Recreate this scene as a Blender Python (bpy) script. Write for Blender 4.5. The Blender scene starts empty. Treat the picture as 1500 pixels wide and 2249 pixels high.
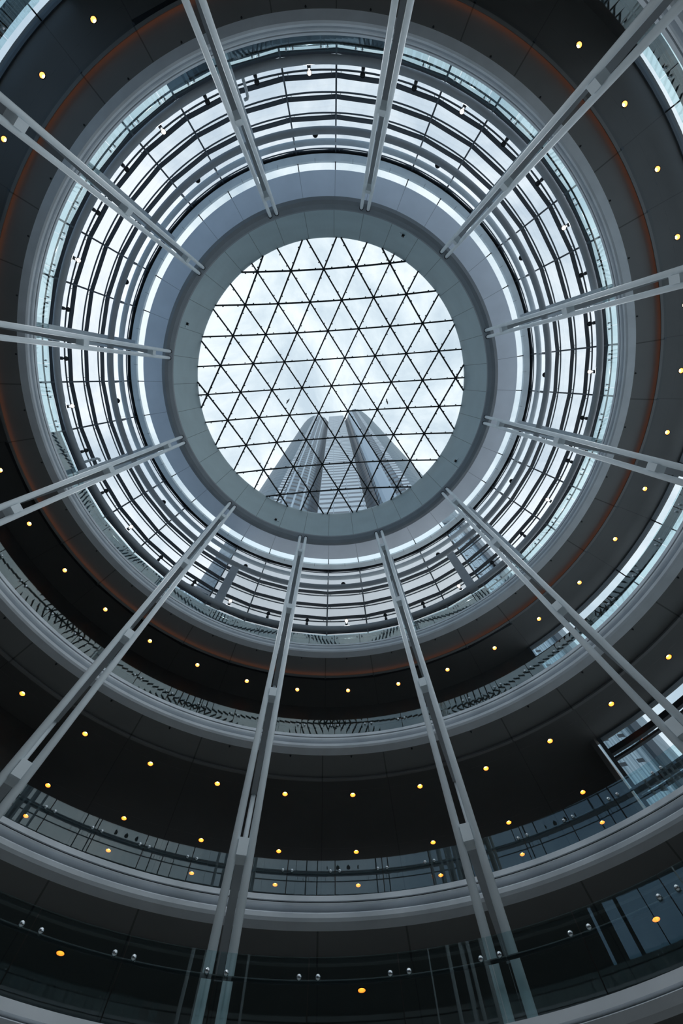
import bpy, bmesh, math, random
from mathutils import Vector, Matrix
random.seed(7)
SC = bpy.context.scene
COL = SC.collection
PI = math.pi

# ------------------------------------------------------------------ scale, camera
S = 10.0                    # metres per unit of column-ring radius
ZC = 1.6                    # eye height above the hall floor
ZX, ZY, FP = 733.09, 829.92, 1024.81      # zenith of the photograph and focal length, 1500 x 2249 frame
OX, OY = -0.0176, 0.0611                  # axis of the rotunda seen from the camera
T0 = -18.897                              # bearing of one column


def H(h):
    return h * S + ZC


U = Vector((ZX - 750, ZY - 1124.5, FP)).normalized()
ydn = Vector((0, 1, 0))
Yv = (ydn - U * ydn.dot(U)).normalized()
Xv = Yv.cross(U)
right = Vector((Xv[0], Yv[0], U[0]))
down = Vector((Xv[1], Yv[1], U[1]))
fwd = Vector((Xv[2], Yv[2], U[2]))
camd = bpy.data.cameras.new('camera')
camd.sensor_fit = 'HORIZONTAL'
camd.sensor_width = 24.0
camd.lens = 24.0 * FP / 1500.0
camd.clip_end = 3000
cam = bpy.data.objects.new('camera', camd)
COL.objects.link(cam)
M = Matrix.Identity(4)
for i in range(3):
    M[i][0] = right[i]; M[i][1] = -down[i]; M[i][2] = -fwd[i]
CAMLOC = Vector((-OX * S, -OY * S, ZC))
M.translation = CAMLOC
cam.matrix_world = M
SC.camera = cam


def in_frame(x, y, z, m=120):
    d = Vector((x, y, z)) - CAMLOC
    w = d.dot(fwd)
    if w < 0.1: return False
    px = 750 + FP * d.dot(right) / w
    py = 1124.5 + FP * d.dot(down) / w
    return -m < px < 1500 + m and -m < py < 2249 + m


# ------------------------------------------------------------------ view + world
SC.view_settings.view_transform = 'Standard'
SC.view_settings.look = 'None'
SC.view_settings.gamma = 1.0
SC.view_settings.use_curve_mapping = False
SC.view_settings.exposure = 0.0
SC.cycles.transparent_max_bounces = 24
SC.cycles.max_bounces = 8

W = bpy.data.worlds.new('overcast_sky')
SC.world = W
W.use_nodes = True
nt = W.node_tree
nt.nodes.clear()
def nn(tree, typ, **kw):
    n = tree.nodes.new(typ)
    for k, v in kw.items(): setattr(n, k, v)
    return n
tc = nn(nt, 'ShaderNodeTexCoord')
noise = nn(nt, 'ShaderNodeTexNoise'); noise.inputs['Scale'].default_value = 4.2
noise.inputs['Detail'].default_value = 7.0; noise.inputs['Roughness'].default_value = 0.62
noise.inputs['Distortion'].default_value = 0.35
nt.links.new(tc.outputs['Generated'], noise.inputs['Vector'])
rmp = nn(nt, 'ShaderNodeValToRGB')
e = rmp.color_ramp.elements
e[0].position = 0.36; e[0].color = (0.45, 0.53, 0.60, 1)
e[1].position = 0.58; e[1].color = (0.73, 0.77, 0.80, 1)
el = e.new(0.47); el.color = (0.58, 0.65, 0.70, 1)
nt.links.new(noise.outputs['Fac'], rmp.inputs['Fac'])
# clearer, bluer sky low in the one direction
vd = nn(nt, 'ShaderNodeVectorMath', operation='DOT_PRODUCT')
vd.inputs[1].default_value = (-0.62, -0.62, -0.48)
nt.links.new(tc.outputs['Generated'], vd.inputs[0])
mr = nn(nt, 'ShaderNodeMapRange'); mr.inputs['From Min'].default_value = -0.05; mr.inputs['From Max'].default_value = 0.42
nt.links.new(vd.outputs['Value'], mr.inputs['Value'])
mx = nn(nt, 'ShaderNodeMixRGB'); mx.blend_type = 'MULTIPLY'
mx.inputs['Color2'].default_value = (0.33, 0.46, 0.60, 1)
nt.links.new(mr.outputs['Result'], mx.inputs['Fac'])
nt.links.new(rmp.outputs['Color'], mx.inputs['Color1'])
bg = nn(nt, 'ShaderNodeBackground'); bg.inputs['Strength'].default_value = 1.5
nt.links.new(mx.outputs['Color'], bg.inputs['Color'])
wo = nn(nt, 'ShaderNodeOutputWorld')
nt.links.new(bg.outputs['Background'], wo.inputs['Surface'])


# ------------------------------------------------------------------ materials
def mat(name, col, rough=0.6, metal=0.0, spec=0.3, noise_amt=0.06, nscale=1.3):
    m = bpy.data.materials.new(name); m.use_nodes = True
    t = m.node_tree; b = t.nodes['Principled BSDF']
    b.inputs['Roughness'].default_value = rough; b.inputs['Metallic'].default_value = metal
    b.inputs['Specular IOR Level'].default_value = spec
    tcn = nn(t, 'ShaderNodeTexCoord'); no = nn(t, 'ShaderNodeTexNoise'); no.inputs['Scale'].default_value = nscale
    no.inputs['Detail'].default_value = 4
    t.links.new(tcn.outputs['Object'], no.inputs['Vector'])
    rp = nn(t, 'ShaderNodeValToRGB')
    rp.color_ramp.elements[0].position = 0.3; rp.color_ramp.elements[1].position = 0.7
    rp.color_ramp.elements[0].color = tuple(c * (1 - noise_amt) for c in col) + (1,)
    rp.color_ramp.elements[1].color = tuple(min(1, c * (1 + noise_amt)) for c in col) + (1,)
    t.links.new(no.outputs['Fac'], rp.inputs['Fac'])
    t.links.new(rp.outputs['Color'], b.inputs['Base Color'])
    m['rp'] = 1
    return m


def mth(t, op, a, b=None):
    n = nn(t, 'ShaderNodeMath', operation=op)
    for i, v in enumerate((a, b)):
        if v is None: continue
        if isinstance(v, (int, float)): n.inputs[i].default_value = v
        else: t.links.new(v, n.inputs[i])
    return n.outputs[0]


def jointed(name, col, count, phase, width=0.012, rough=0.6, spec=0.25, joint=0.45):
    """painted panels with fine radial joints, every 360/count degrees about the axis of the hall"""
    m = mat(name, col, rough, 0, spec, 0.05, 0.6)
    t = m.node_tree; b = t.nodes['Principled BSDF']
    src = b.inputs['Base Color'].links[0].from_socket
    tcn = nn(t, 'ShaderNodeTexCoord'); sp = nn(t, 'ShaderNodeSeparateXYZ')
    t.links.new(tcn.outputs['Object'], sp.inputs[0])
    an = mth(t, 'ARCTAN2', sp.outputs['Y'], sp.outputs['X'])
    an = mth(t, 'DIVIDE', mth(t, 'SUBTRACT', an, math.radians(phase)), 2 * PI / count)
    fr = mth(t, 'ABSOLUTE', mth(t, 'SUBTRACT', mth(t, 'FRACT', mth(t, 'ADD', an, 1000.5)), 0.5))
    ln = mth(t, 'LESS_THAN', fr, width)
    mi = nn(t, 'ShaderNodeMixRGB'); mi.blend_type = 'MULTIPLY'
    mi.inputs['Color2'].default_value = (joint, joint, joint, 1)
    t.links.new(ln, mi.inputs['Fac']); t.links.new(src, mi.inputs['Color1'])
    t.links.new(mi.outputs['Color'], b.inputs['Base Color'])
    return m


def glass(name, tint, wave=0.0, wscale=0.6, boost=1.0, rough=0.0):
    m = bpy.data.materials.new(name); m.use_nodes = True
    t = m.node_tree; t.nodes.clear()
    out = nn(t, 'ShaderNodeOutputMaterial')
    tr = nn(t, 'ShaderNodeBsdfTransparent'); tr.inputs['Color'].default_value = tint + (1,)
    gl = nn(t, 'ShaderNodeBsdfGlossy'); gl.inputs['Roughness'].default_value = rough
    gl.inputs['Color'].default_value = (0.90, 0.97, 0.98, 1)
    geo = nn(t, 'ShaderNodeNewGeometry')
    ior = mth(t, 'SUBTRACT', 1.52, mth(t, 'MULTIPLY', geo.outputs['Backfacing'], 1.52 - 1 / 1.52))
    fr = nn(t, 'ShaderNodeFresnel'); t.links.new(ior, fr.inputs['IOR'])
    fac = mth(t, 'MULTIPLY', fr.outputs[0], boost)
    fac = mth(t, 'MINIMUM', fac, 1.0)
    if wave:
        tcn = nn(t, 'ShaderNodeTexCoord'); no = nn(t, 'ShaderNodeTexNoise')
        no.inputs['Scale'].default_value = wscale; no.inputs['Detail'].default_value = 1.0
        t.links.new(tcn.outputs['Object'], no.inputs['Vector'])
        bu = nn(t, 'ShaderNodeBump'); bu.inputs['Strength'].default_value = wave; bu.inputs['Distance'].default_value = 0.05
        t.links.new(no.outputs['Fac'], bu.inputs['Height'])
        t.links.new(bu.outputs['Normal'], gl.inputs['Normal'])
    mi = nn(t, 'ShaderNodeMixShader')
    t.links.new(fac, mi.inputs[0]); t.links.new(tr.outputs[0], mi.inputs[1]); t.links.new(gl.outputs[0], mi.inputs[2])
    t.links.new(mi.outputs[0], out.inputs['Surface'])
    return m


def emit(name, col, st):
    m = bpy.data.materials.new(name); m.use_nodes = True
    t = m.node_tree; t.nodes.clear()
    out = nn(t, 'ShaderNodeOutputMaterial'); em = nn(t, 'ShaderNodeEmission')
    em.inputs['Color'].default_value = col + (1,); em.inputs['Strength'].default_value = st
    t.links.new(em.outputs[0], out.inputs['Surface'])
    return m


PH = 1.10   # bearing of the radial joints and mullions, every ten degrees
M_reveal = jointed('painted_reveal', (0.44, 0.55, 0.58), 36, PH, 0.010)
M_disc = jointed('roof_soffit_paint', (0.70, 0.73, 0.78), 36, PH, 0.008, joint=0.6)
M_rim = mat('rim_beam_paint', (0.36, 0.39, 0.42), 0.6)
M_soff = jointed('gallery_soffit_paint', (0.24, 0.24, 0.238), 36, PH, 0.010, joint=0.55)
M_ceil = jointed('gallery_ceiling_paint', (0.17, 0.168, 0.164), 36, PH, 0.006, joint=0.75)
M_fasc = mat('fascia_paint', (0.82, 0.86, 0.90), 0.45, 0, 0.35)
M_groove = mat('fascia_groove', (0.05, 0.055, 0.065), 0.7)
M_tube = mat('column_paint', (0.80, 0.86, 0.89), 0.55, 0, 0.2)
M_ring = mat('ring_tube_paint', (0.46, 0.49, 0.52), 0.5, 0, 0.25)
M_dark = mat('dark_steel', (0.035, 0.040, 0.047), 0.45, 0, 0.4)
M_bars = mat('skylight_bar_steel', (0.030, 0.036, 0.042), 0.5, 0, 0.3)
M_frame = mat('grey_window_frame', (0.10, 0.115, 0.13), 0.4, 0, 0.4)
M_ledge = mat('pale_ledge', (0.78, 0.84, 0.86), 0.5)
M_wall = mat('dark_wall', (0.14, 0.14, 0.138), 0.7)
M_floor = mat('dark_floor', (0.42, 0.42, 0.41), 0.5)
M_spand = mat('grey_spandrel', (0.11, 0.12, 0.135), 0.5)
M_chrome = mat('chrome', (0.80, 0.82, 0.84), 0.12, 1.0)
M_rail = mat('dark_handrail', (0.035, 0.034, 0.036), 0.35, 0.3)
M_black = mat('black_housing', (0.012, 0.012, 0.013), 0.5)
M_can = mat('amber_reflector', (0.85, 0.36, 0.07), 0.35, 0.0, 0.5)
M_lamp = emit('warm_lamp', (1.0, 0.62, 0.28), 22.0)
M_spotlamp = emit('spot_lamp', (1.0, 0.88, 0.76), 4.0)
M_cove = emit('amber_strip', (1.0, 0.26, 0.05), 0.8)
G_sky = glass('skylight_glass', (0.93, 0.96, 0.97))
G_drum = glass('drum_glass', (0.93, 0.95, 0.97))
G_win = glass('window_glass', (0.90, 0.94, 0.96))
G_bal = glass('railing_glass', (0.82, 0.91, 0.92), 0.05, 0.11, 1.25)


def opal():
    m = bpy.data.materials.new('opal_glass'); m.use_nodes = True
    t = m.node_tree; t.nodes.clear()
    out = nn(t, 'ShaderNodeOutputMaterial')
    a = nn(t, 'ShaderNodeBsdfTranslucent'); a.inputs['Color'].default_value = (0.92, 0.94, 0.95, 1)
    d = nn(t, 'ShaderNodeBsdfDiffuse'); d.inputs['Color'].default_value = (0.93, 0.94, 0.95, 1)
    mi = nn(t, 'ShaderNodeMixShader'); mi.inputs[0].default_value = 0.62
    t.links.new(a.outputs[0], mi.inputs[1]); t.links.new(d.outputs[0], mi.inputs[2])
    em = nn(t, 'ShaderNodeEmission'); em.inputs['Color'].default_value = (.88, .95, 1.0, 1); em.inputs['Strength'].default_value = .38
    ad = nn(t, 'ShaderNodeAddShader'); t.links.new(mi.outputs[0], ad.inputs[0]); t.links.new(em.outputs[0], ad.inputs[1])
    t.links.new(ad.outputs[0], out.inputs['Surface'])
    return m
M_opal = opal()      # faint emission added to brighten the white panes opposite the tower


# ------------------------------------------------------------------ mesh helpers
class MB:
    def __init__(self): self.v = []; self.f = []; self.sm = []

    def add(self, vs, fs, smooth=False):
        o = len(self.v); self.v += [tuple(p) for p in vs]
        self.f += [tuple(o + i for i in q) for q in fs]; self.sm += [smooth] * len(fs)

    def sweep(self, prof, a0=0.0, a1=360.0, n=240, closed=True, smooth=False, caps=True):
        """profile [(R, h)] in units, turned about the axis from bearing a0 to a1"""
        full = abs(a1 - a0) >= 359.99
        k = len(prof); steps = n if full else n + 1
        vs = []
        for i in range(steps):
            a = math.radians(a0 + (a1 - a0) * i / n); c, s = math.cos(a), math.sin(a)
            for r, h in prof: vs.append((r * S * c, r * S * s, H(h)))
        fs = []
        for i in range(n):
            i2 = (i + 1) % steps
            for j in range(k if closed else k - 1):
                j2 = (j + 1) % k
                fs.append((i * k + j, i2 * k + j, i2 * k + j2, i * k + j2))
        if not full and closed and caps:
            fs.append(tuple(range(k))); fs.append(tuple((steps - 1) * k + j for j in range(k))[::-1])
        self.add(vs, fs, smooth)
        return self

    def tube(self, pts, r, n=10, caps=True, smooth=True):
        pts = [Vector(p) for p in pts]
        rings = []; prev = None
        for i, p in enumerate(pts):
            d = (pts[min(i + 1, len(pts) - 1)] - pts[max(i - 1, 0)]).normalized()
            if prev is None:
                ref = Vector((0, 0, 1)) if abs(d.z) < 0.9 else Vector((1, 0, 0))
                u = d.cross(ref).normalized()
            else:
                u = (prev - d * prev.dot(d)).normalized()
            prev = u; w = d.cross(u)
            rr = r[i] if isinstance(r, (list, tuple)) else r
            rings.append([p + (u * math.cos(2 * PI * j / n) + w * math.sin(2 * PI * j / n)) * rr for j in range(n)])
        vs = [q for ring in rings for q in ring]; fs = []
        for i in range(len(rings) - 1):
            for j in range(n):
                fs.append((i * n + j, i * n + (j + 1) % n, (i + 1) * n + (j + 1) % n, (i + 1) * n + j))
        self.add(vs, fs, smooth)
        if caps:
            self.add(rings[0], [tuple(range(n))[::-1]]); self.add(rings[-1], [tuple(range(n))])
        return self

    def box(self, c, size, rz=0.0, bev=0.0):
        c = Vector(c); x, y, z = (q / 2 for q in size); cs, sn = math.cos(rz), math.sin(rz)
        vs = []
        for dz in (-z, z):
            for dx, dy in ((-x, -y), (x, -y), (x, y), (-x, y)):
                vs.append((c.x + dx * cs - dy * sn, c.y + dx * sn + dy * cs, c.z + dz))
        self.add(vs, [(3, 2, 1, 0), (4, 5, 6, 7), (0, 1, 5, 4), (1, 2, 6, 5), (2, 3, 7, 6), (3, 0, 4, 7)])
        return self

    def lathe(self, prof, n=20, loc=(0, 0, 0), axis=None, smooth=True, closed=False):
        """profile [(r, z)] turned about local z, optionally turned onto another axis"""
        q = Vector((0, 0, 1)).rotation_difference(Vector(axis)) if axis else None
        vs = []
        for i in range(n):
            a = 2 * PI * i / n
            for r, z in prof:
                p = Vector((r * math.cos(a), r * math.sin(a), z))
                if q: p = q @ p
                vs.append(p + Vector(loc))
        k = len(prof); fs = []
        for i in range(n):
            i2 = (i + 1) % n
            for j in range(k if closed else k - 1):
                j2 = (j + 1) % k
                fs.append((i * k + j, i2 * k + j, i2 * k + j2, i * k + j2))
        self.add(vs, fs, smooth)
        return self

    def build(self, name, m, parent=None, recalc=True):
        me = bpy.data.meshes.new(name)
        me.from_pydata(self.v, [], self.f)
        me.polygons.foreach_set('use_smooth', self.sm)
        me.materials.append(m)
        if recalc:
            b = bmesh.new(); b.from_mesh(me)
            bmesh.ops.remove_doubles(b, verts=b.verts, dist=1e-5)
            bmesh.ops.recalc_face_normals(b, faces=b.faces); b.to_mesh(me); b.free()
        me.update()
        o = bpy.data.objects.new(name, me); COL.objects.link(o)
        if parent: o.parent = parent
        return o


def tag(o, label=None, cat=None, group=None, kind=None):
    if label: o['label'] = label
    if cat: o['category'] = cat
    if group: o['group'] = group
    if kind: o['kind'] = kind
    return o


def empty(name, loc=(0, 0, 0), rz=0.0):
    o = bpy.data.objects.new(name, None); o.empty_display_size = 0.3
    o.location = loc; o.rotation_euler = (0, 0, rz); COL.objects.link(o)
    return o


def struct(o, label=None, cat=None):
    o['kind'] = 'structure'
    if label: o['label'] = label
    if cat: o['category'] = cat
    return o


def copy_tree(o, parent=None):
    c = o.copy(); COL.objects.link(c)
    if parent: c.parent = parent
    for ch in list(o.children): copy_tree(ch, c)
    return c


def pol(R, deg, h):
    a = math.radians(deg)
    return Vector((R * S * math.cos(a), R * S * math.sin(a), H(h)))


HOURS = ['twelve', 'one', 'two', 'three', 'four', 'five', 'six', 'seven', 'eight', 'nine', 'ten', 'eleven']
def hour(deg):
    """the clock face hour (seen in the photograph) whose thirty degree bay holds this bearing, and the offset in it"""
    q = (deg + 3.9) / 30.0 + 3
    k = math.floor(q + 0.5)
    return HOURS[k % 12], (q - k) * 30.0


# ------------------------------------------------------------------ roof disc and skylight
R_in, h_in, h_rim = 0.985, 3.035, 3.592
R_out = 1.043
o = MB().sweep([(R_in, h_in + .012), (R_in, h_rim), (R_in + .02, h_rim), (R_in + .02, h_in + .03)], smooth=False).build('trim_1', M_reveal)
struct(o, 'pale round reveal of panels under the skylight', 'reveal')
o = MB().sweep([(R_in, h_in + .012), (R_in + .003, h_in), (R_in + .02, h_in - .022), (R_in + .038, h_in - .032), (R_out, h_in - .025),
                (R_out, 3.68), (1.09, 3.86), (1.075, 3.875), (R_in + .021, 3.605), (R_in + .021, h_in + .03)], smooth=False).build('trim_2', M_rim)
struct(o, 'dark grey ring beam carrying the column heads', 'ring beam')
o = MB().sweep([(1.085, 3.84), (1.474, 3.84), (1.478, 3.845), (1.478, 3.88), (1.085, 3.88)]).build('ceiling', M_disc)
struct(o, 'pale grey roof soffit ring around the skylight', 'ceiling')

P0 = Vector((-.2845, -.7843)); A1 = Vector((.2309, -.0157)); A2 = Vector((-.1019, .2077)); RISE = .2114
def dome(p):
    return 3.577 + RISE * (1 - p.length_squared / .96)
RL = .984
nodes = {}
for i in range(-8, 14):
    for j in range(-4, 14):
        nodes[(i, j)] = P0 + A1 * i + A2 * j
inner = {k for k, p in nodes.items() if p.length < .965}
def up3(q): return Vector((q.x * S, q.y * S, H(dome(q))))
pos = {k: up3(nodes[k]) for k in inner}
edges = []
for k in inner:
    for d in ((1, 0), (0, 1), (1, 1), (-1, 0), (0, -1), (-1, -1)):
        b = (k[0] + d[0], k[1] + d[1])
        if b in inner:
            if b > k: edges.append((pos[k], pos[b]))
        else:                       # run straight on to the rim
            p = nodes[k]; v = (P0 + A1 * b[0] + A2 * b[1]) - p
            A_, B_, C_ = v.dot(v), p.dot(v), p.dot(p) - RL * RL
            t_ = (-B_ + math.sqrt(B_ * B_ - A_ * C_)) / A_
            if t_ < 1.0 and t_ * v.length > .03: edges.append((pos[k], up3(p + v * t_)))
# the skylight: glazing bars, node caps, one shell of panes
sk = empty('window_1', (0, 0, H(h_rim)))
struct(sk, 'round domed skylight with triangular panes and thin dark bars', 'skylight')
mb = MB(); nb = MB()
for pa, pb in edges:
    d = (pb - pa); L = d.length; d.normalize()
    sd = d.cross(Vector((0, 0, 1))).normalized(); up = sd.cross(d)
    w, t = .048, .06
    vs = []
    for p in (pa, pb):
        for s1, s2 in ((-w, -t), (w, -t), (w, t), (-w, t)): vs.append(p + sd * s1 + up * s2)
    mb.add(vs, [(0, 1, 2, 3), (7, 6, 5, 4), (0, 4, 5, 1), (1, 5, 6, 2), (2, 6, 7, 3), (3, 7, 4, 0)])
    for f in (.25, .75):       # small clips seen along the bars
        q = pa + d * L * f + sd * .085
        nb.box(q, (.09, .05, .05), math.atan2(d.y, d.x))
for k in inner: nb.lathe([(0, -.08), (.085, -.08), (.085, .06), (0, .06)], 12, pos[k])
b_ = mb.build('glazing_bars', M_bars); n_ = nb.build('node_caps', M_bars)
mb = MB()
mb.sweep([(.001, 3.583 + RISE)] + [(r_, .006 + dome(Vector((r_, 0)))) for r_ in [.1 * q for q in range(1, 10)] + [.983]], closed=False, n=72, smooth=True)
p_ = mb.build('panes', G_sky)
for q in (b_, n_, p_):
    q.parent = sk; q.matrix_parent_inverse = Matrix.Translation((0, 0, -H(h_rim)))

# ------------------------------------------------------------------ glass drum round the top gallery
RD = 1.60
dr = empty('window_2', (0, 0, H(2.3)))
struct(dr, 'tall round glass drum with dark transoms above the top gallery', 'glass drum')
def under(o, par):
    o.parent = par; o.matrix_parent_inverse = par.matrix_basis.inverted()
    return o
OP0, OP1 = 53.6, 118.6       # opal sector
def facets(mb, h0, h1, r, a_list):
    for a in a_list:
        p = [pol(r, a, h0), pol(r, a + 10, h0), pol(r, a + 10, h1), pol(r, a, h1)]
        mb.add(p, [(0, 1, 2, 3)])
alla = [PH + 10 * k for k in range(36)]
opal_a = [a for a in alla if OP0 - 4 < a + 1 and a + 9 < OP1 + 4]
mb = MB(); facets(mb, 2.68, 3.90, RD + .004, [a for a in alla if a not in opal_a])
LOWDARK = [a for a in alla if 50 < a < 165 or 232 < a < 277]
facets(mb, 2.31, 2.68, RD + .004, [a for a in alla if a not in LOWDARK])
under(mb.build('panes', G_drum), dr)
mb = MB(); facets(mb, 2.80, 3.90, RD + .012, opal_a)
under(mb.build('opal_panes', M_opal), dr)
mb = MB(); facets(mb, 2.31, 2.79, RD + .010, LOWDARK)
under(mb.build('spandrel_panels', M_spand), dr)
mb = MB()
for a in alla:
    c = pol(RD - .004, a, (2.31 + 3.9) / 2)
    mb.box(c, (.09, .095, (3.9 - 2.31) * S), math.radians(a))
under(mb.build('mullions', M_frame), dr)
for (h0, h1) in ((2.798, 2.833), (2.990, 3.028), (3.185, 3.224), (3.397, 3.443), (3.838, 3.92)):
    mb = MB()
    for a in alla:
        q = []
        for aa in (a, a + 10):
            for r, h in ((RD - .003, h0), (RD + .003, h0), (RD + .003, h1), (RD - .003, h1)): q.append(pol(r, aa, h))
        mb.add(q, [(0, 4, 5, 1), (1, 5, 6, 2), (2, 6, 7, 3), (3, 7, 4, 0)])
    under(mb.build('transom', M_dark), dr)
for h in (2.936, 3.131, 3.341, 3.79):
    mb = MB()
    cs = [(1.585 + .0045 * math.cos(2 * PI * j / 8), h + .0045 * math.sin(2 * PI * j / 8)) for j in range(8)]
    mb.sweep(cs, n=216, smooth=True)
    for a in alla:
        for da in (-.9, .9): mb.box(pol(1.588, a + da, h + .02), (.05, .03, .36), math.radians(a))
    under(mb.build('blind_rail', M_frame), dr)
for a in (OP0, OP1 + .2):        # wide posts either side of the opal panes
    mb = MB(); mb.box(pol(RD - .02, a, 3.12), (.25, .62, .68 * S), math.radians(a))
    under(mb.build('wide_post', M_ring), dr)

# pale ledge and the narrow ring of roof glass between it and the roof disc
o = MB().sweep([(1.532, 3.842), (1.532, 3.875), (1.61, 3.93), (1.61, 3.92), (1.572, 3.836)]).build('trim_3', M_ledge)
struct(o, 'pale ledge ring at the head of the glass drum', 'ledge')
rg = empty('window_3', (0, 0, H(3.87)))
struct(rg, 'narrow ring of roof glass around the roof disc', 'roof glass')
under(MB().sweep([(1.47, 3.872), (1.54, 3.872), (1.54, 3.874), (1.47, 3.874)]).build('panes', G_sky), rg)
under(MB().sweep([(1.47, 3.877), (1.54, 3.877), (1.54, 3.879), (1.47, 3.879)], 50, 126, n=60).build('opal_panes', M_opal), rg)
mb = MB()
for a in alla: mb.box(pol(1.505, a, 3.862), (.60, .07, .10), math.radians(a))
under(mb.build('glazing_bars', M_bars), rg)
mb = MB()
for a in alla: mb.box(pol(1.530, a + 4.6, 3.83), (.30, .018, .018), math.radians(a + 4.6))
under(mb.build('cable_hooks', M_frame), rg)
o = MB().sweep([(1.60, 3.925), (1.63, 3.925), (1.63, 3.95), (1.60, 3.95)], n=120).build('roof', M_dark)
struct(o, 'dark roof edge outside the glass drum', 'roof')

# ------------------------------------------------------------------ ring tubes
def ring_tube(R, h, r, name, m, label):
    cs = [(R + r * math.cos(2 * PI * j / 16), h + r * math.sin(2 * PI * j / 16)) for j in range(16)]
    return tag(MB().sweep(cs, n=288, smooth=True).build(name, m), label, 'ring beam')
ring_tube(1.50, 2.695, .0178, 'ring_tube', M_ring, 'thick grey ring tube carrying the small spotlights, just above the top glass railing')
ring_tube(1.37, 3.045, .0185, 'ring_tube', M_ring, 'grey ring tube with round black lamps, larger of the two near the roof disc')
ring_tube(1.50, 3.490, .0175, 'ring_tube', M_tube, 'pale satin ring tube closest to the roof disc')

# ------------------------------------------------------------------ galleries
LEV = {  # low edge of fascia, top of fascia, ceiling behind, glass top, standoff h
    1: dict(lo=2.208, hi=2.278, ceil=2.418, top=2.392, so=2.362),
    2: dict(lo=1.530, hi=1.599, ceil=1.682, top=1.694, so=1.660),
    3: dict(lo=0.911, hi=0.974, ceil=0.978, top=1.082, so=1.049),
}
RG, RS, RW = 1.36, 1.505, 1.88
RL1 = 1.7627
NM = {1: 'top', 2: 'middle', 3: 'lower'}
BOT = (54.0, 132.0)      # sector where the lower gallery ceilings run deeper


def ceiling_cells(mb, h, R0, R1, rows, a_from=0, a_to=36, hole=.0118):
    """ceiling strip of ten degree cells with a round hole wherever a lamp sits"""
    rr = sorted(rows)
    for k in range(a_from, a_to):
        c = -3.9 + 10 * k + 0.0
        c = CELLPH + 10 * k
        cuts = [R0]
        for r in rr: cuts += [r - .025, r + .025]
        cuts.append(R1)
        for ci in range(len(cuts) - 1):
            r0, r1 = cuts[ci], cuts[ci + 1]
            is_l = ci % 2 == 1
            dl = math.degrees(.025 / r0) if is_l else None
            segs = [(c - 5, c + 5)] if not is_l else [(c - 5, c - dl), (c + dl, c + 5)]
            for s0, s1 in segs:
                n = 4
                for q in range(n):
                    b0 = s0 + (s1 - s0) * q / n; b1 = s0 + (s1 - s0) * (q + 1) / n
                    mb.add([pol(r0, b0, h), pol(r0, b1, h), pol(r1, b1, h), pol(r1, b0, h)], [(0, 1, 2, 3)])
            if is_l:
                rl = rr[(ci - 1) // 2]
                has = holes.get((round(h, 3), round(rl, 3), k % 36), False)
                corn = [pol(r0, c - dl, h), pol(r0, c + dl, h), pol(r1, c + dl, h), pol(r1, c - dl, h)]
                if not has:
                    mb.add(corn, [(0, 1, 2, 3)]); continue
                ctr = pol(rl, c, h)
                outer = []
                for s in range(4):
                    for q in range(5): outer.append(corn[s].lerp(corn[(s + 1) % 4], q / 5))
                inn = []
                for p in outer:
                    d = (p - ctr).normalized(); inn.append(ctr + d * hole * S)
                m_ = len(outer)
                mb.add(outer + inn, [(q, (q + 1) % m_, m_ + (q + 1) % m_, m_ + q) for q in range(m_)])


CELLPH = 6.62      # bearing of the lamps, every ten degrees
lamps = []         # (ceiling h, R, bearing, level)
holes = {}
for lev, rows in ((1, [RL1]), (2, [RL1, 2.1047, 2.3199]), (3, [RL1])):
    h = LEV[lev]['ceil']
    for ri, r in enumerate(rows):
        for k in range(36):
            a = CELLPH + 10 * k
            if lev == 3 and k % 3 != 2: continue
            if ri and not (BOT[0] - 1 < (a % 360) < BOT[1] - 2): continue
            p = pol(r, a, h)
            if in_frame(p.x, p.y, p.z, 60):
                lamps.append((h, r, a, lev, ri)); holes[(round(h, 3), round(r, 3), k)] = True

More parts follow.
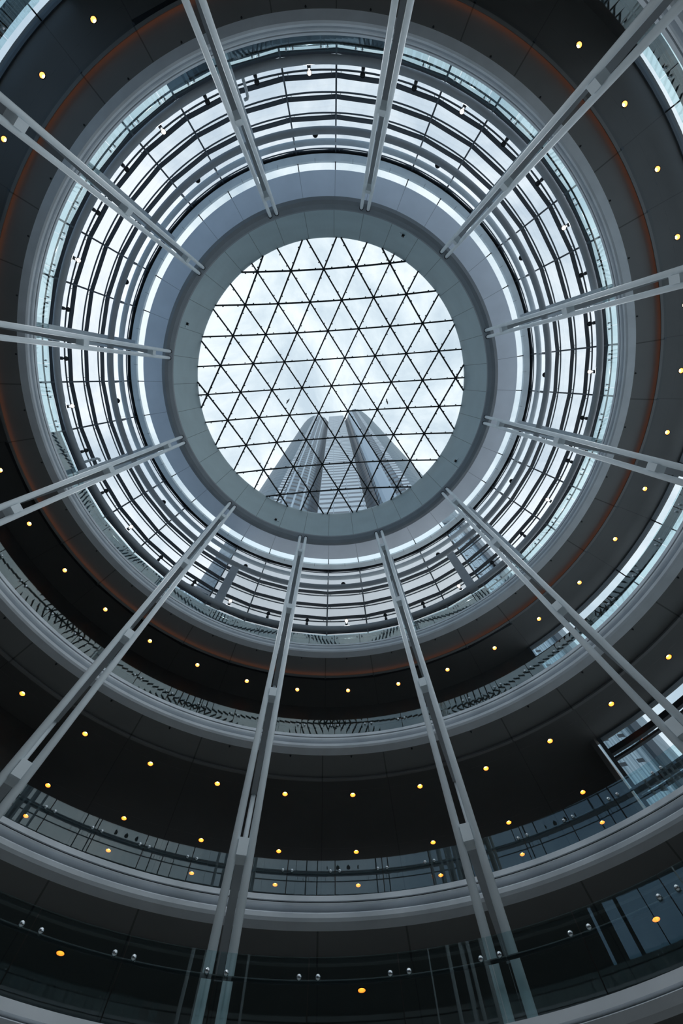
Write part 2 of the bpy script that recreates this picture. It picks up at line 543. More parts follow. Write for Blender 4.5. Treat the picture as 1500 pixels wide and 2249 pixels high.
for lev in (1, 2, 3):
    L = LEV[lev]; lo, hi, ce = L['lo'], L['hi'], L['ceil']
    # fascia: curved lower flange, shadow recess, upper band with a fine groove, thin top edge
    f1 = [(RG, lo), (RG - .006, lo + .006), (RG - .008, lo + .016), (RG + .004, lo + .026), (RG + .030, lo + .027), (RG + .030, lo + .038),
          (RG - .001, lo + .040), (RG - .004, lo + .044), (RG - .004, hi - .018), (RG + .035, hi - .018), (RG + .035, lo)]
    o = MB().sweep(f1, n=288).build('trim_%d' % (lev + 3), M_fasc)
    struct(o, 'pale curved edge fascia of the %s gallery' % NM[lev], 'fascia')
    g = MB().sweep([(RG - .001, hi - .018), (RG - .001, hi - .014), (RG + .02, hi - .014), (RG + .02, hi - .018)], n=288).build('groove', M_groove)
    under(g, o)
    g = MB().sweep([(RG - .006, hi - .014), (RG - .006, hi), (RG + .02, hi), (RG + .02, hi - .014)], n=288).build('edge_cap', M_fasc)
    under(g, o)
    # front soffit
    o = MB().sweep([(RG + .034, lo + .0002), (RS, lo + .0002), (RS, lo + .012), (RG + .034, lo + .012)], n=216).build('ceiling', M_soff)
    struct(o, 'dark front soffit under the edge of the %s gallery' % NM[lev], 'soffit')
    # shelf lip at the outer edge of the front soffit, hiding a light strip
    o = MB().sweep([(RS - .008, lo - .016), (RS + .004, lo - .016), (RS + .004, lo + .016), (RS + .001, lo + .016), (RS + .001, lo - .0135), (RS - .008, lo - .0135)],
                   n=216).build('trim_%d' % (lev + 6), M_soff)
    struct(o, 'thin lip around the %s gallery soffit' % NM[lev], 'trim')
    if lev == 1:
        s = MB().sweep([(RS - .005, lo - .0133), (RS - .001, lo - .0133), (RS - .001, lo - .0110), (RS - .005, lo - .0110)], n=216).build('light_strip', M_cove)
        tag(s, 'amber light strip glowing along the outer edge of the top gallery soffit', 'light strip')
    # riser and ceiling behind
    mb = MB()
    mb.sweep([(RS + .003, lo + .016), (RS + .003, ce)], closed=False, n=216)
    if lev == 1:
        ceiling_cells(mb, ce, RS + .003, RW + .03, [RL1])
    elif lev == 2:
        ks = [k for k in range(36)]
        for k in ks:
            a = (CELLPH + 10 * k) % 360
            deep = BOT[0] - 1 < a < BOT[1] - 2
            ceiling_cells(mb, ce, RS + .003, 2.75 if deep else RW + .03, [RL1, 2.1047, 2.3199] if deep else [RL1], k, k + 1)
    else:
        ceiling_cells(mb, ce, RS + .003, 2.6, [RL1])
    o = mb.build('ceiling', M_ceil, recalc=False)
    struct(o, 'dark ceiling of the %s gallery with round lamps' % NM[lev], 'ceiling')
    # floor of the gallery (dark, unseen from below)
    fl = max(hi, ce + .06)
    outR = {1: RD + .02, 2: RW + .03, 3: 2.6}[lev]
    o = MB().sweep([(RG + .018, hi - .012), (RS + .02, hi - .012), (RS + .02, fl), (outR, fl), (outR, fl + .01), (RS, fl + .01), (RS, hi), (RG + .018, hi)],
                   n=144).build('floor', M_floor)
    struct(o, 'dark floor of the %s gallery' % NM[lev], 'floor')
o = MB().sweep([(RS + .02, 1.73), (2.80, 1.73), (2.80, 1.74), (RS + .02, 1.74)], 51.9, 131.5, n=48).build('floor', M_floor)  # unseen slab added to stop light leaking through the deep ceiling's seams
struct(o, 'unseen floor slab added over the deep lower gallery to block light leaks', 'floor')
# roof over the outer ring of the top floor
o = MB().sweep([(RD + .02, 2.50), (1.91, 2.45), (1.91, 2.47), (RD + .02, 2.52)], n=144).build('roof', M_dark)
struct(o, 'flat roof outside the glass drum', 'roof')

# ------------------------------------------------------------------ outer walls and ribbon windows
def wall(name, R, a0, a1, h0, h1, label, m=M_wall, th=.02):
    n = max(4, int(abs(a1 - a0) / 2.5))
    o = MB().sweep([(R, h0), (R, h1), (R + th, h1), (R + th, h0)], a0, a1, n=n).build(name, m)
    return struct(o, label, 'wall')
WIN1 = [(-47.5, 51.5), (-150.0, -124.5)]
wall('wall_front', RW, -124.5, -47.5, 1.70, 2.418, 'dark curved wall behind the middle gallery, top of photo')
wall('wall_back', RW, 51.5, 210.0, 1.70, 2.418, 'dark curved wall behind the middle gallery, bottom of photo')
wall('wall_left', RW, 131.5, 309.0, 1.03, 1.682, 'dark curved wall behind the lower gallery, left side')
wall('wall_deep', 2.72, 50.0, 134.0, 1.03, 1.682, 'dark deep wall behind the lower gallery, bottom of photo')
wall('wall_low', 2.56, 0, 360, .50, .978, 'dark wall behind the lowest gallery')
for a, nm in ((51.9, 'wall_return'), (131.5, 'wall_return_left')):
    mb = MB(); d = pol(1, a, 0)
    mb.box(pol(2.3, a, 1.356), (.86 * S, .2, .652 * S), math.radians(a))
    struct(mb.build(nm, M_wall), 'dark return wall beside the deep lower gallery', 'wall')


def ribbon(name, a0, a1, h0, h1, transoms, label):
    r = struct(empty(name, (0, 0, H(h0))), label, 'window')
    n = max(4, int((a1 - a0) / 2.5))
    under(MB().sweep([(RW + .005, h0), (RW + .005, h1), (RW + .0065, h1), (RW + .0065, h0)], a0, a1, n=n).build('panes', G_win), r)
    mb = MB()
    mb.sweep([(RW - .006, h1 - .008), (RW - .006, h1), (RW + .014, h1), (RW + .014, h1 - .008)], a0, a1, n=n)
    mb.sweep([(RW - .006, h0), (RW - .006, h0 + .01), (RW + .014, h0 + .01), (RW + .014, h0)], a0, a1, n=n)
    for a in (a0, a1): mb.box(pol(RW + .004, a, (h0 + h1) / 2), (.2, .16, (h1 - h0) * S), math.radians(a))
    under(mb.build('window_frame', M_frame), r)
    for t0, t1, w in transoms:
        under(MB().sweep([(RW - w, t0), (RW - w, t1), (RW + .012, t1), (RW + .012, t0)], a0, a1, n=n).build('transom', M_dark), r)
    k0 = math.ceil((a0 - PH + 1) / 10); mb = MB()
    while PH + 10 * k0 < a1 - 1:
        mb.box(pol(RW + .003, PH + 10 * k0, (h0 + h1) / 2), (.14, .06, (h1 - h0) * S), math.radians(PH + 10 * k0)); k0 += 1
    if mb.v: under(mb.build('mullions', M_dark), r)
    return r
ribbon('window_4', WIN1[0][0], WIN1[0][1], 1.75, 2.418, [(2.284, 2.319, .004), (2.266, 2.275, .003)], 'curved ribbon window of the middle gallery on the right')
ribbon('window_5', WIN1[1][0], WIN1[1][1], 1.75, 2.418, [(2.284, 2.319, .004), (2.266, 2.275, .003)], 'curved ribbon window in the top left corner')
ribbon('window_6', -50.0, 51.0, 1.05, 1.682, [(1.587, 1.614, .004), (1.560, 1.570, .003), (1.40, 1.43, .004), (1.375, 1.385, .003)], 'curved ribbon window of the lower gallery on the right')

# lowest balcony, inside the columns
R4, LO4, HI4 = .95, .440, .474
o = MB().sweep([(R4 + .02, LO4), (R4 + .004, LO4 + .002), (R4 - .004, LO4 + .012), (R4 + .006, LO4 + .018), (R4 - .002, LO4 + .02), (R4 - .002, HI4), (R4 + .02, HI4)], n=216).build('trim_10', M_fasc)
struct(o, 'pale edge fascia of the lowest balcony', 'fascia')
o = MB().sweep([(R4 + .018, HI4 - .006), (2.58, HI4 - .006), (2.58, HI4 + .01), (R4 + .018, HI4 - .001)], n=144).build('floor', M_floor)
struct(o, 'dark floor of the lowest balcony', 'floor')
o = MB().sweep([(R4 + .018, LO4 + .001), (2.58, LO4 + .001), (2.58, LO4 + .006), (R4 + .018, LO4 + .006)], n=144).build('ceiling', M_soff)
struct(o, 'dark soffit of the lowest balcony', 'ceiling')
o = MB().sweep([(2.4, 0 - ZC / S), (2.4, LO4), (2.42, LO4), (2.42, 0 - ZC / S)], n=144).build('wall_base', M_wall)
struct(o, 'dark wall around the hall floor', 'wall')
o = MB(); o.lathe([(0, -.2), (2.45 * S, -.2), (2.45 * S, 0), (0, 0)], 96, smooth=False); o = o.build('floor', M_floor)
struct(o, 'dark hall floor', 'floor')

# ------------------------------------------------------------------ columns
COLN = ["meeting the right edge level with the skylight's upper half", 'running into the upper right corner',
        'running off the top edge right of centre', 'running off the top edge left of centre', 'meeting the left edge near the upper left corner',
        "meeting the left edge level with the skylight's upper half", "meeting the left edge level with the skylight's bottom rim", 'running down to the left edge near the bottom',
        'running down to the bottom edge left of centre', 'running down to the bottom edge right of centre',
        'running down to the right edge beside the lower window', "meeting the right edge level with the skylight's lower half"]
SEP = math.radians(2.24) / 2
RT = .0093 * 1.0
BLK = [2.725, 1.990, 1.366, .818]
col0 = empty('twin_tube_column', (S, 0, 0))
def loc(x, y, h): return (x * S - S, y * S, H(h))       # units -> local of the prototype at bearing 0
for s in (-1, 1):
    x, y = math.cos(SEP), s * math.sin(SEP)
    m_ = MB(); m_.tube([(x * S - S, y * S, 0), loc(x, y, 1.5), loc(x, y, 3.014)], RT * S, 24)
    o = m_.build('tube', M_tube, col0)
    cb = MB(); cb.lathe([(0, -.02), (.125, -.02), (.125, .06), (0, .06)], 20, loc(x, y, 3.006)); cb.build('head_collar', M_dark, o)
gap = (2 * math.sin(SEP) - 2 * RT) * S
for h in BLK:
    bl = MB(); bl.box(((1.0 - .004) * S - S + .06, 0, H(h)), (.30, gap + .03, .042 * S)); ob = bl.build('spacer_block', M_tube, col0)
    ar = MB(); x0, x1 = 1.012, 1.425
    vs = []
    for x, hh in ((x0, .019), (x1, .012)):
        for y, z in ((-gap / 2, -hh), (gap / 2, -hh), (gap / 2, hh), (-gap / 2, hh)): vs.append((x * S - S, y, H(h + z)))
    ar.add(vs, [(0, 1, 2, 3), (7, 6, 5, 4), (0, 4, 5, 1), (1, 5, 6, 2), (2, 6, 7, 3), (3, 7, 4, 0)])
    ar.build('arm', M_ring, col0)
for h0, h1 in ((LEV[3]['hi'], BLK[2] - .012), (LEV[2]['hi'], BLK[1] - .012)):
    rt = MB(); rt.tube([loc(1.43, 0, h0), loc(1.43, 0, h1)], .0085 * S, 20); rt.build('rear_tube', M_tube, col0)
fn = MB(); fn.box(loc(1.435, 0, (2.278 + 3.553) / 2), (.14, .072 * S, (3.553 - 2.278) * S)); fn.build('rear_fin', M_tube, col0)
cols = []
for k in range(12):
    a = T0 - 30 * k
    c = col0 if k == 0 else copy_tree(col0)
    c.location = (S * math.cos(math.radians(a)), S * math.sin(math.radians(a)), 0)
    c.rotation_euler = (0, 0, math.radians(a))
    tag(c, 'pale grey twin-tube column ' + COLN[k], 'column', 'twin-tube columns around the hall')
    cols.append(c)

# bent pipes beside two of the columns
for (a, sg, lb) in ((T0 - 90 + 2.7, 1, 'short bent grey pipe beside the column at the top left of centre'), (T0 - 180 + 2.7, 1, 'short bent grey pipe beside the column on the left, lower one')):
    pts = [pol(1.495, a, 2.70), pol(1.475, a, 2.775), pol(1.46, a - .1, 2.800), pol(1.455, a - .3, 2.808), pol(1.45, a - .85, 2.80)]
    m_ = MB(); m_.tube(pts, .075, 12); tag(m_.build('bent_pipe', M_tube), lb, 'pipe')

# ------------------------------------------------------------------ glass railings
def panel_proto(R, step, h0, h1, so, gapdeg, sodeg, lab):
    """one bent glass panel with its two standoffs; local origin at the middle of its foot"""
    root = empty('railing_panel')
    hh = (h1 - h0) * S; half = math.radians(step / 2 - gapdeg)
    n = 6; th = .025; vs = []; fs = []
    for i in range(n + 1):
        a = -half + 2 * half * i / n
        for r in (R * S, R * S + th):
            for z in (0.0, hh): vs.append((r * math.cos(a) - R * S, r * math.sin(a), z))
    for i in range(n):
        b = i * 4; c = b + 4
        fs += [(b, c, c + 1, b + 1), (b + 2, b + 3, c + 3, c + 2), (b + 1, c + 1, c + 3, b + 3), (b, b + 2, c + 2, c)]
    fs += [(0, 1, 3, 2), (n * 4, n * 4 + 2, n * 4 + 3, n * 4 + 1)]
    m_ = MB(); m_.add(vs, fs); m_.build('glass_pane', G_bal, root)
    for s in (-1, 1):
        a = s * math.radians(step / 2 - sodeg); z = (so - h0) * S
        m_ = MB(); d = Vector((math.cos(a), math.sin(a), 0))
        p = Vector((R * S * math.cos(a) - R * S, R * S * math.sin(a), z))
        m_.lathe([(0, -.05), (.032, -.05), (.045, -.03), (.045, 0), (.022, .002), (.022, .078), (0, .078)], 14, p, tuple(d))
        m_.build('standoff', M_chrome, root)
    return root


def bay_words(a):
    hn, off = hour(a)
    i = int(round((off + 12) / 6.0)); i = max(0, min(4, i))
    return hn, ['first', 'second', 'middle', 'fourth', 'last'][i]


def railing(R, step, phase, h0, h1, so, a_list, name, sodeg=.58, m=250):
    proto = None
    for a in a_list:
        p = pol(R, a, (h0 + h1) / 2)
        if not in_frame(p.x, p.y, p.z, m): continue
        if proto is None:
            proto = panel_proto(R, step, h0, h1, so, .055, sodeg, name); o = proto
        else: o = copy_tree(proto)
        q = pol(R, a, h0); o.location = q; o.rotation_euler = (0, 0, math.radians(a))
        hn, w = bay_words(a)
        if name == 'lowest':
            lb = 'faint glass railing panel of the lowest balcony, at bearing %s of the %s o\'clock bay' % (w, hn)
            lb = 'glass railing panel of the lowest balcony, %s clockwise in the %s o\'clock bay' % (w, hn)
        else:
            lb = 'glass railing panel of the %s gallery, %s clockwise in the %s o\'clock bay' % (name, w, hn)
        tag(o, lb, 'glass railing', 'glass railing panels of the %s %s' % (name, 'balcony' if name == 'lowest' else 'gallery'))
    r = .0035; hr = R + .0115
    cs = [(hr + r * math.cos(2 * PI * j / 10), so + r * math.sin(2 * PI * j / 10)) for j in range(10)]
    o = MB().sweep(cs, n=216, smooth=True).build('handrail', M_rail)
    tag(o, 'slim dark handrail behind the glass of the %s %s' % (name, 'balcony' if name == 'lowest' else 'gallery'), 'handrail')
J = 101.10
for lev in (1, 2, 3):
    L = LEV[lev]
    railing(RG + .004, 6.0, J, L['hi'], L['top'], L['so'], [J + 3 + 6 * k for k in range(60)], NM[lev])
railing(R4 + .004, 9.67, 101.29, HI4, .594, .563, [101.29 + 4.835 + 9.67 * k for k in range(-7, 4)], 'lowest', 1.0, 400)

# ------------------------------------------------------------------ downlights
dl = empty('downlight')
m_ = MB(); m_.lathe([(.116, -.012), (.142, -.012), (.146, .0), (.116, .0)], 28, closed=True); m_.build('trim_ring', M_black, dl)
m_ = MB(); m_.lathe([(.116, -.004), (.112, .02), (.098, .17), (.0, .175)], 28); m_.build('reflector', M_can, dl)
m_ = MB(); m_.lathe([(0, .165), (.062, .165), (.070, .13), (.060, .10), (0, .09)], 20); m_.build('bulb', M_lamp, dl)
first = True
for (h, r, a, lev, ri) in lamps:
    o = dl if first else copy_tree(dl)
    first = False
    o.location = pol(r, a, h); o.rotation_euler = (0, 0, math.radians(a))
    hn, off = hour(a)
    w = 'middle' if abs(off) < 4 else ('first' if off < 0 else 'last')
    row = {0: '', 1: 'second row ', 2: 'third row '}[ri]
    if lev == 2 and ri == 0: row = 'front row '
    lb = 'warm downlight, %sof the %s gallery ceiling, %s clockwise in the %s o\'clock bay' % (row, NM[lev], w, hn)
    tag(o, lb, 'downlight', 'warm downlights in the gallery ceilings')

# ------------------------------------------------------------------ spotlights on the ring tube, round lamps on the upper one
def spot(lit):
    root = empty('spotlight')
    m_ = MB(); m_.lathe([(0, 0), (.05, 0), (.05, .05), (.022, .06), (.022, .18), (0, .18)], 14); m_.build('stem', M_black, root)
    m_ = MB(); m_.lathe([(0, .16), (.08, .16), (.09, .19), (.09, .37), (.05, .40), (.024, .42), (.024, .60), (0, .60)], 16); m_.build('ballast', M_dark, root)
    ax = Vector((-.62, 0, -.78)).normalized()
    m_ = MB(); hd = Vector((-.02, 0, .70))
    m_.lathe([(0, -.13), (.06, -.12), (.105, -.06), (.12, .02), (.125, .10), (.115, .10), (.11, .085), (0, .085)], 18, hd, tuple(ax))
    hdo = m_.build('head', M_black, root)
    m_ = MB(); m_.lathe([(0, .10), (.10, .092), (.10, .088), (0, .088)], 18, hd, tuple(ax))
    m_.build('lens', M_spotlamp if lit else M_dark, hdo)
    return root
pl, pd = spot(True), spot(False)
fl, fd = True, True
for k in range(36):
    a = -3.9 + 10 * k
    lit = k % 3 == 0
    if lit: o = pl if fl else copy_tree(pl); fl = False
    else:
        o = pd if fd else copy_tree(pd); fd = False
    o.location = pol(1.497, a, 2.710); o.rotation_euler = (0, 0, math.radians(a))
    if lit and o is pl:          # the copies carry their own beam along
        ld = bpy.data.lights.new('beam', 'SPOT'); ld.energy = 820; ld.spot_size = math.radians(96); ld.spot_blend = 1.0
        ld.shadow_soft_size = .12; ld.color = (.90, .96, 1.0)
        lo_ = bpy.data.objects.new('beam', ld); COL.objects.link(lo_); lo_.parent = o
        axl = Vector((-.62, 0, -.78)).normalized()
        lo_.location = Vector((-.02, 0, .70)) + axl * .24
        lo_.rotation_euler = axl.to_track_quat('-Z', 'Y').to_euler()
    hn, off = hour(a)
    if lit: lb = 'lit spotlight on the thick ring tube at %s o\'clock' % hn
    else: lb = 'unlit black spotlight on the thick ring tube, %s clockwise in the %s o\'clock bay' % ('first' if off < 0 else 'last', hn)
    tag(o, lb, 'spotlight', 'spotlights on the thick ring tube')
rl = empty('round_lamp')
m_ = MB(); m_.lathe([(0, -.02), (.10, -.02), (.155, .02), (.165, .10), (.14, .20), (.06, .26), (0, .26)], 20); m_.build('housing', M_black, rl)
m_ = MB(); m_.box((.05, 0, .30), (.10, .06, .14)); m_.build('bracket', M_frame, rl)
m_ = MB(); m_.lathe([(0, -.028), (.095, -.026), (.095, -.02), (0, -.02)], 20); m_.build('lens', M_dark, rl)
for k in range(12):
    a = -3.6 + 30 * k
    o = rl if k == 0 else copy_tree(rl)
    o.location = pol(1.375, a, 3.088); o.rotation_euler = (0, 0, math.radians(a))
    tag(o, 'round black lamp on the upper ring tube at %s o\'clock' % hour(a)[0], 'lamp', 'round black lamps on the upper ring tube')
# struts between the two upper ring tubes
st = MB(); p0, p1 = pol(1.372, 0, 3.062), pol(1.494, 0, 3.475)
st.tube([p0 - pol(1.37, 0, 3.05), p1 - pol(1.37, 0, 3.05)], .028, 10)
so0 = st.build('strut', M_frame)
for k in range(36):
    a = PH + 10 * k
    if k % 3 == 1: continue
    o = so0 if k == 0 else so0.copy()
    if k: COL.objects.link(o)
    o.location = pol(1.37, a, 3.05); o.rotation_euler = (0, 0, math.radians(a))
    hn, off = hour(a)
    tag(o, 'slim strut between the two upper ring tubes, %s clockwise in the %s o\'clock bay' % ('first' if off < 0 else 'last', hn), 'strut', 'struts between the upper ring tubes')

# sprinklers on the two upper front soffits
sp_ = empty('sprinkler')
m_ = MB(); m_.lathe([(0, -.10), (.03, -.10), (.035, -.06), (.012, -.05), (.012, 0), (0, 0)], 12); m_.build('head', M_black, sp_)
m_ = MB(); m_.lathe([(0, -.012), (.06, -.012), (.07, 0), (0, 0)], 16); m_.build('plate', M_dark, sp_)
fs_ = True
for lev in (1, 2):
    for k in range(36):
        a = 6.4 + 10 * k; p = pol(1.402, a, LEV[lev]['lo'])
        if not in_frame(p.x, p.y, p.z, 20): continue
        o = sp_ if fs_ else copy_tree(sp_); fs_ = False
        o.location = p; o.rotation_euler = (0, 0, math.radians(a)); o.scale = (.6, .6, .6)
        hn, off = hour(a)
        tag(o, 'tiny dark sprinkler under the %s gallery edge, %s clockwise in the %s o\'clock bay' % (NM[lev], 'middle' if abs(off) < 4 else ('first' if off < 0 else 'last'), hn), 'sprinkler', 'sprinklers under the gallery edges')

# two birds high above the skylight
for (gx, gy, lb, rz) in ((-.096, .047, 'small dark bird in the sky, upper left of the tower', .6), (.111, .047, 'small dark bird in the sky, upper right of the tower', -.3)):
    h = 7.0
    m_ = MB()
    m_.lathe([(0, -.35), (.05, -.28), (.09, -.05), (.08, .12), (.03, .30), (0, .42)], 10, (0, 0, 0), (1, 0, 0))
    for sg in (-1, 1):
        vs = [(.12, 0, .02), (.22, sg * .38, .10), (.02, sg * .80, .02), (-.10, sg * .40, .08), (-.14, 0, .02)]
        m_.add(vs + [(x, y, z - .02) for x, y, z in vs], [(0, 1, 2, 3, 4), (9, 8, 7, 6, 5)] + [(i, (i + 1) % 5, 5 + (i + 1) % 5, 5 + i) for i in range(5)])
    o = m_.build('bird', M_black); o.scale = (.6, .6, .6); o.location = (CAMLOC.x + gx * h * S, CAMLOC.y + gy * h * S, H(h)); o.rotation_euler = (0, 0, rz)
    tag(o, lb, 'bird')

# small cameras on the reveal
cm = empty('security_camera')
m_ = MB(); m_.box((-.06, 0, 0), (.12, .16, .16)); m_.build('housing', M_black, cm)
m_ = MB(); m_.box((-.02, -.2, -.02), (.04, .09, .09)); m_.build('junction_box', M_ledge, cm)
for i, (a, h, w) in enumerate(((203.0, 3.16, 'left of the skylight'), (-63.9, 3.13, 'upper right of the skylight'), (29.5, 3.16, 'lower right of the skylight'), (113.5, 3.15, 'below the skylight'))):
    o = cm if i == 0 else copy_tree(cm)
    o.location = pol(R_in, a, h); o.rotation_euler = (0, 0, math.radians(a))
    tag(o, 'small black camera on the pale reveal, ' + w, 'camera')

# ------------------------------------------------------------------ buildings outside
def facade(name, base, line, step, frac, vstep, vfrac, rough, twist=0.0, spec=.5, vcol=None):
    m = bpy.data.materials.new(name); m.use_nodes = True
    t = m.node_tree; b = t.nodes['Principled BSDF']
    b.inputs['Roughness'].default_value = rough; b.inputs['Specular IOR Level'].default_value = spec
    tcn = nn(t, 'ShaderNodeTexCoord'); sp = nn(t, 'ShaderNodeSeparateXYZ'); t.links.new(tcn.outputs['Object'], sp.inputs[0])
    z = sp.outputs['Z']
    run = mth(t, 'ADD', sp.outputs['X'], mth(t, 'MULTIPLY', sp.outputs['Y'], twist))
    f1 = mth(t, 'LESS_THAN', mth(t, 'FRACT', mth(t, 'ADD', mth(t, 'DIVIDE', z, step), 100)), frac)
    f2 = mth(t, 'LESS_THAN', mth(t, 'FRACT', mth(t, 'ADD', mth(t, 'DIVIDE', run, vstep), 100)), vfrac)
    no = nn(t, 'ShaderNodeTexNoise'); no.inputs['Scale'].default_value = .25; no.inputs['Detail'].default_value = 3
    t.links.new(tcn.outputs['Object'], no.inputs['Vector'])
    m0 = nn(t, 'ShaderNodeMixRGB'); m0.inputs['Color1'].default_value = base + (1,)
    m0.inputs['Color2'].default_value = tuple(c * .72 for c in base) + (1,); t.links.new(no.outputs['Fac'], m0.inputs['Fac'])
    m1 = nn(t, 'ShaderNodeMixRGB'); m1.inputs['Color2'].default_value = line + (1,)
    t.links.new(m0.outputs[0], m1.inputs['Color1']); t.links.new(f1, m1.inputs['Fac'])
    m2 = nn(t, 'ShaderNodeMixRGB'); m2.inputs['Color2'].default_value = (vcol or line) + (1,)
    t.links.new(m1.outputs[0], m2.inputs['Color1']); t.links.new(f2, m2.inputs['Fac'])
    t.links.new(m2.outputs[0], b.inputs['Base Color'])
    return m
F_bay = facade('tower_bay', (.80, .84, .86), (.10, .13, .16), 5.6, .40, 4.6, .05, .35, spec=.35, vcol=(.35, .40, .45))
F_band = facade('tower_band', (.82, .86, .88), (.07, .09, .12), 4.2, .42, 400, 0, .4, spec=.3)
F_mesh = facade('tower_mesh', (.20, .28, .34), (.035, .05, .07), 5.6, .42, 3.2, .22, .4, .7, spec=.25, vcol=(.55, .62, .67))
F_shell = facade('tower_shell', (.20, .27, .31), (.13, .18, .21), 5.6, .25, 400, 0, .45, spec=.2)
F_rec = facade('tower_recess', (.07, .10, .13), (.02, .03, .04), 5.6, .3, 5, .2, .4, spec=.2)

def dirxy(deg, d): return Vector((math.cos(math.radians(deg)) * d * S - OX * 0, math.sin(math.radians(deg)) * d * S, 0))
TK = 1.6
def slab(name, pts, h0, h1, m, parent, depth=.35):
    """an upright curved shell through the plan points (bearing from the camera, distance, top h), with thickness away from the hall"""
    mb = MB(); n = len(pts); vs = []; h0 = -ZC / S
    for (a, d, top) in pts:
        d *= TK; top *= TK
        p = dirxy(a, d) + Vector((CAMLOC.x, CAMLOC.y, 0)); q = dirxy(a, d + depth) + Vector((CAMLOC.x, CAMLOC.y, 0))
        vs += [(p.x, p.y, H(h0)), (p.x, p.y, H(top)), (q.x, q.y, H(top)), (q.x, q.y, H(h0))]
    fs = []
    for i in range(n - 1):
        b, c = i * 4, i * 4 + 4
        fs += [(b, c, c + 1, b + 1), (b + 1, c + 1, c + 2, b + 2), (b + 2, c + 2, c + 3, b + 3), (b + 3, c + 3, c, b)]
    fs += [(0, 1, 2, 3), (n * 4 - 1, n * 4 - 2, n * 4 - 3, n * 4 - 4)]
    mb.add(vs, fs)
    o = mb.build(name, m)
    return under(o, parent)
tw = empty('tower', (CAMLOC.x, CAMLOC.y + 2.6 * S * 1.6, 0.0))
tag(tw, 'tall glass office tower with curved wings seen through the skylight', 'building')
TH = 30.0
slab('centre_bay', [(97.2, 2.36, TH), (92, 2.33, TH), (86, 2.32, TH), (80, 2.33, TH), (75.2, 2.36, TH)], 4.2, TH, F_bay, tw, .2)
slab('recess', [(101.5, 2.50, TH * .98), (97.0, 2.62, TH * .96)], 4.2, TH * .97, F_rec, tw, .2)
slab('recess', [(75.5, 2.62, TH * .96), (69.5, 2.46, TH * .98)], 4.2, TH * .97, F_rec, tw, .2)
slab('mesh_wing', [(101.5, 2.52, TH), (104, 2.47, TH), (108, 2.46, TH), (112, 2.49, TH), (114.2, 2.53, TH)], 4.2, TH, F_mesh, tw, .3)
slab('louvre_band', [(114.2, 2.52, TH), (117.5, 2.58, TH)], 4.2, TH, F_band, tw, .3)
slab('outer_shell', [(117.5, 2.60, TH), (119.5, 2.66, TH), (121.5, 2.76, TH * .98), (123.3, 2.92, TH * .96), (124.2, 3.15, TH * .94), (124.4, 3.6, TH * .9)], 4.2, TH, F_shell, tw, .3)
slab('mesh_wing', [(69.5, 2.48, TH), (66, 2.32, TH), (62, 2.24, TH), (58.5, 2.24, TH), (56.0, 2.27, TH)], 4.2, TH, F_mesh, tw, .3)
slab('louvre_band', [(56.0, 2.26, TH), (53.0, 2.33, TH)], 4.2, TH, F_band, tw, .3)
slab('outer_shell', [(53.0, 2.35, TH), (51, 2.45, TH), (49, 2.60, TH * .98), (47.4, 2.85, TH * .95), (46.6, 3.2, TH * .92), (46.4, 3.7, TH * .88)], 4.2, TH, F_shell, tw, .3)


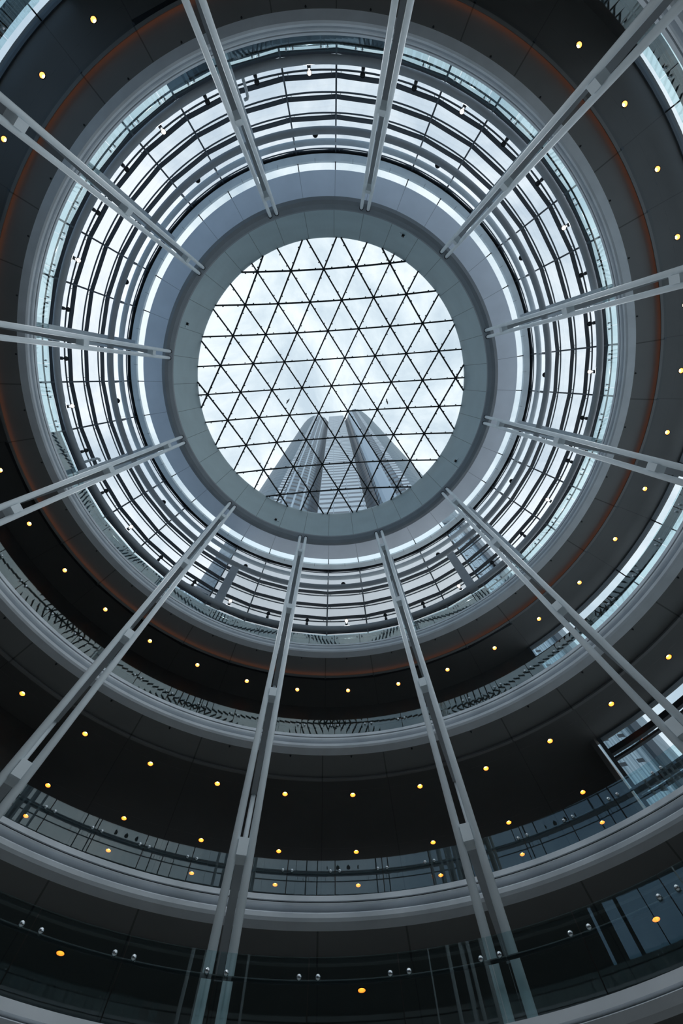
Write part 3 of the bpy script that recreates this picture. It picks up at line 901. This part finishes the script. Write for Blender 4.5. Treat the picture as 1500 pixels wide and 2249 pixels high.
def slot_facade():
    m = bpy.data.materials.new('louvred_facade'); m.use_nodes = True
    t = m.node_tree; b = t.nodes['Principled BSDF']; b.inputs['Roughness'].default_value = .35
    tcn = nn(t, 'ShaderNodeTexCoord'); sp = nn(t, 'ShaderNodeSeparateXYZ'); t.links.new(tcn.outputs['Object'], sp.inputs[0])
    u, z = sp.outputs['X'], sp.outputs['Z']
    no = nn(t, 'ShaderNodeTexNoise'); no.noise_dimensions = '1D'; no.inputs['Scale'].default_value = 4.5; no.inputs['Detail'].default_value = 2
    t.links.new(u, no.inputs['W'])
    rp = nn(t, 'ShaderNodeValToRGB'); rp.color_ramp.elements[0].position = .35; rp.color_ramp.elements[1].position = .65
    rp.color_ramp.elements[0].color = (.26, .35, .39, 1); rp.color_ramp.elements[1].color = (.80, .90, .92, 1)
    t.links.new(no.outputs['Fac'], rp.inputs['Fac'])
    # dark slots, staggered: columns of short windows
    cu = mth(t, 'DIVIDE', u, 1.25); fu = mth(t, 'FRACT', mth(t, 'ADD', cu, 50)); iu = mth(t, 'FLOOR', mth(t, 'ADD', cu, 50))
    wn = nn(t, 'ShaderNodeTexWhiteNoise'); wn.noise_dimensions = '1D'; t.links.new(iu, wn.inputs['W'])
    fz = mth(t, 'FRACT', mth(t, 'ADD', mth(t, 'DIVIDE', z, 2.3), wn.outputs['Value']))
    sl = mth(t, 'MULTIPLY', mth(t, 'LESS_THAN', fu, .38), mth(t, 'LESS_THAN', fz, .14))
    mi = nn(t, 'ShaderNodeMixRGB'); mi.inputs['Color2'].default_value = (.03, .04, .05, 1)
    t.links.new(sl, mi.inputs['Fac']); t.links.new(rp.outputs['Color'], mi.inputs['Color1'])
    t.links.new(mi.outputs[0], b.inputs['Base Color'])
    return m
F_slot = slot_facade()
def block(name, a0, d0, a1, d1, h0, h1, label, m, fin=None):
    p = dirxy(a0, d0) + Vector((CAMLOC.x, CAMLOC.y, 0)); q = dirxy(a1, d1) + Vector((CAMLOC.x, CAMLOC.y, 0))
    L = (q - p).length; ang = math.atan2(q.y - p.y, q.x - p.x)
    root = empty(name, (p.x, p.y, H(h0)), ang)
    n = Vector((-math.sin(ang), math.cos(ang), 0)); sgn = 1 if n.dot(p) > 0 else -1
    mb = MB(); mb.box((L / 2, sgn * 2, (h1 - h0) * S / 2), (L, 4, (h1 - h0) * S)); mb.build('facade', m, root)
    mb = MB(); mb.box((L / 2, sgn * 2, (h1 - h0) * S + .4), (L + .4, 4.4, .8)); mb.build('parapet', M_frame, root)
    mb = MB(); mb.box((.3, -sgn * .25, (h1 - h0) * S / 2), (.6, .5, (h1 - h0) * S)); mb.build('corner_pier', M_frame, root)
    return tag(root, label, 'building')
block('building', 47.8, 3.35, 62.0, 3.0, -ZC / S, 8.0, 'pale louvred building with dark slots outside the lower right windows', F_slot)
block('building', 119.8, 3.2, 129.0, 3.3, -ZC / S, 5.6, 'pale slotted building outside the drum at lower left', F_slot)
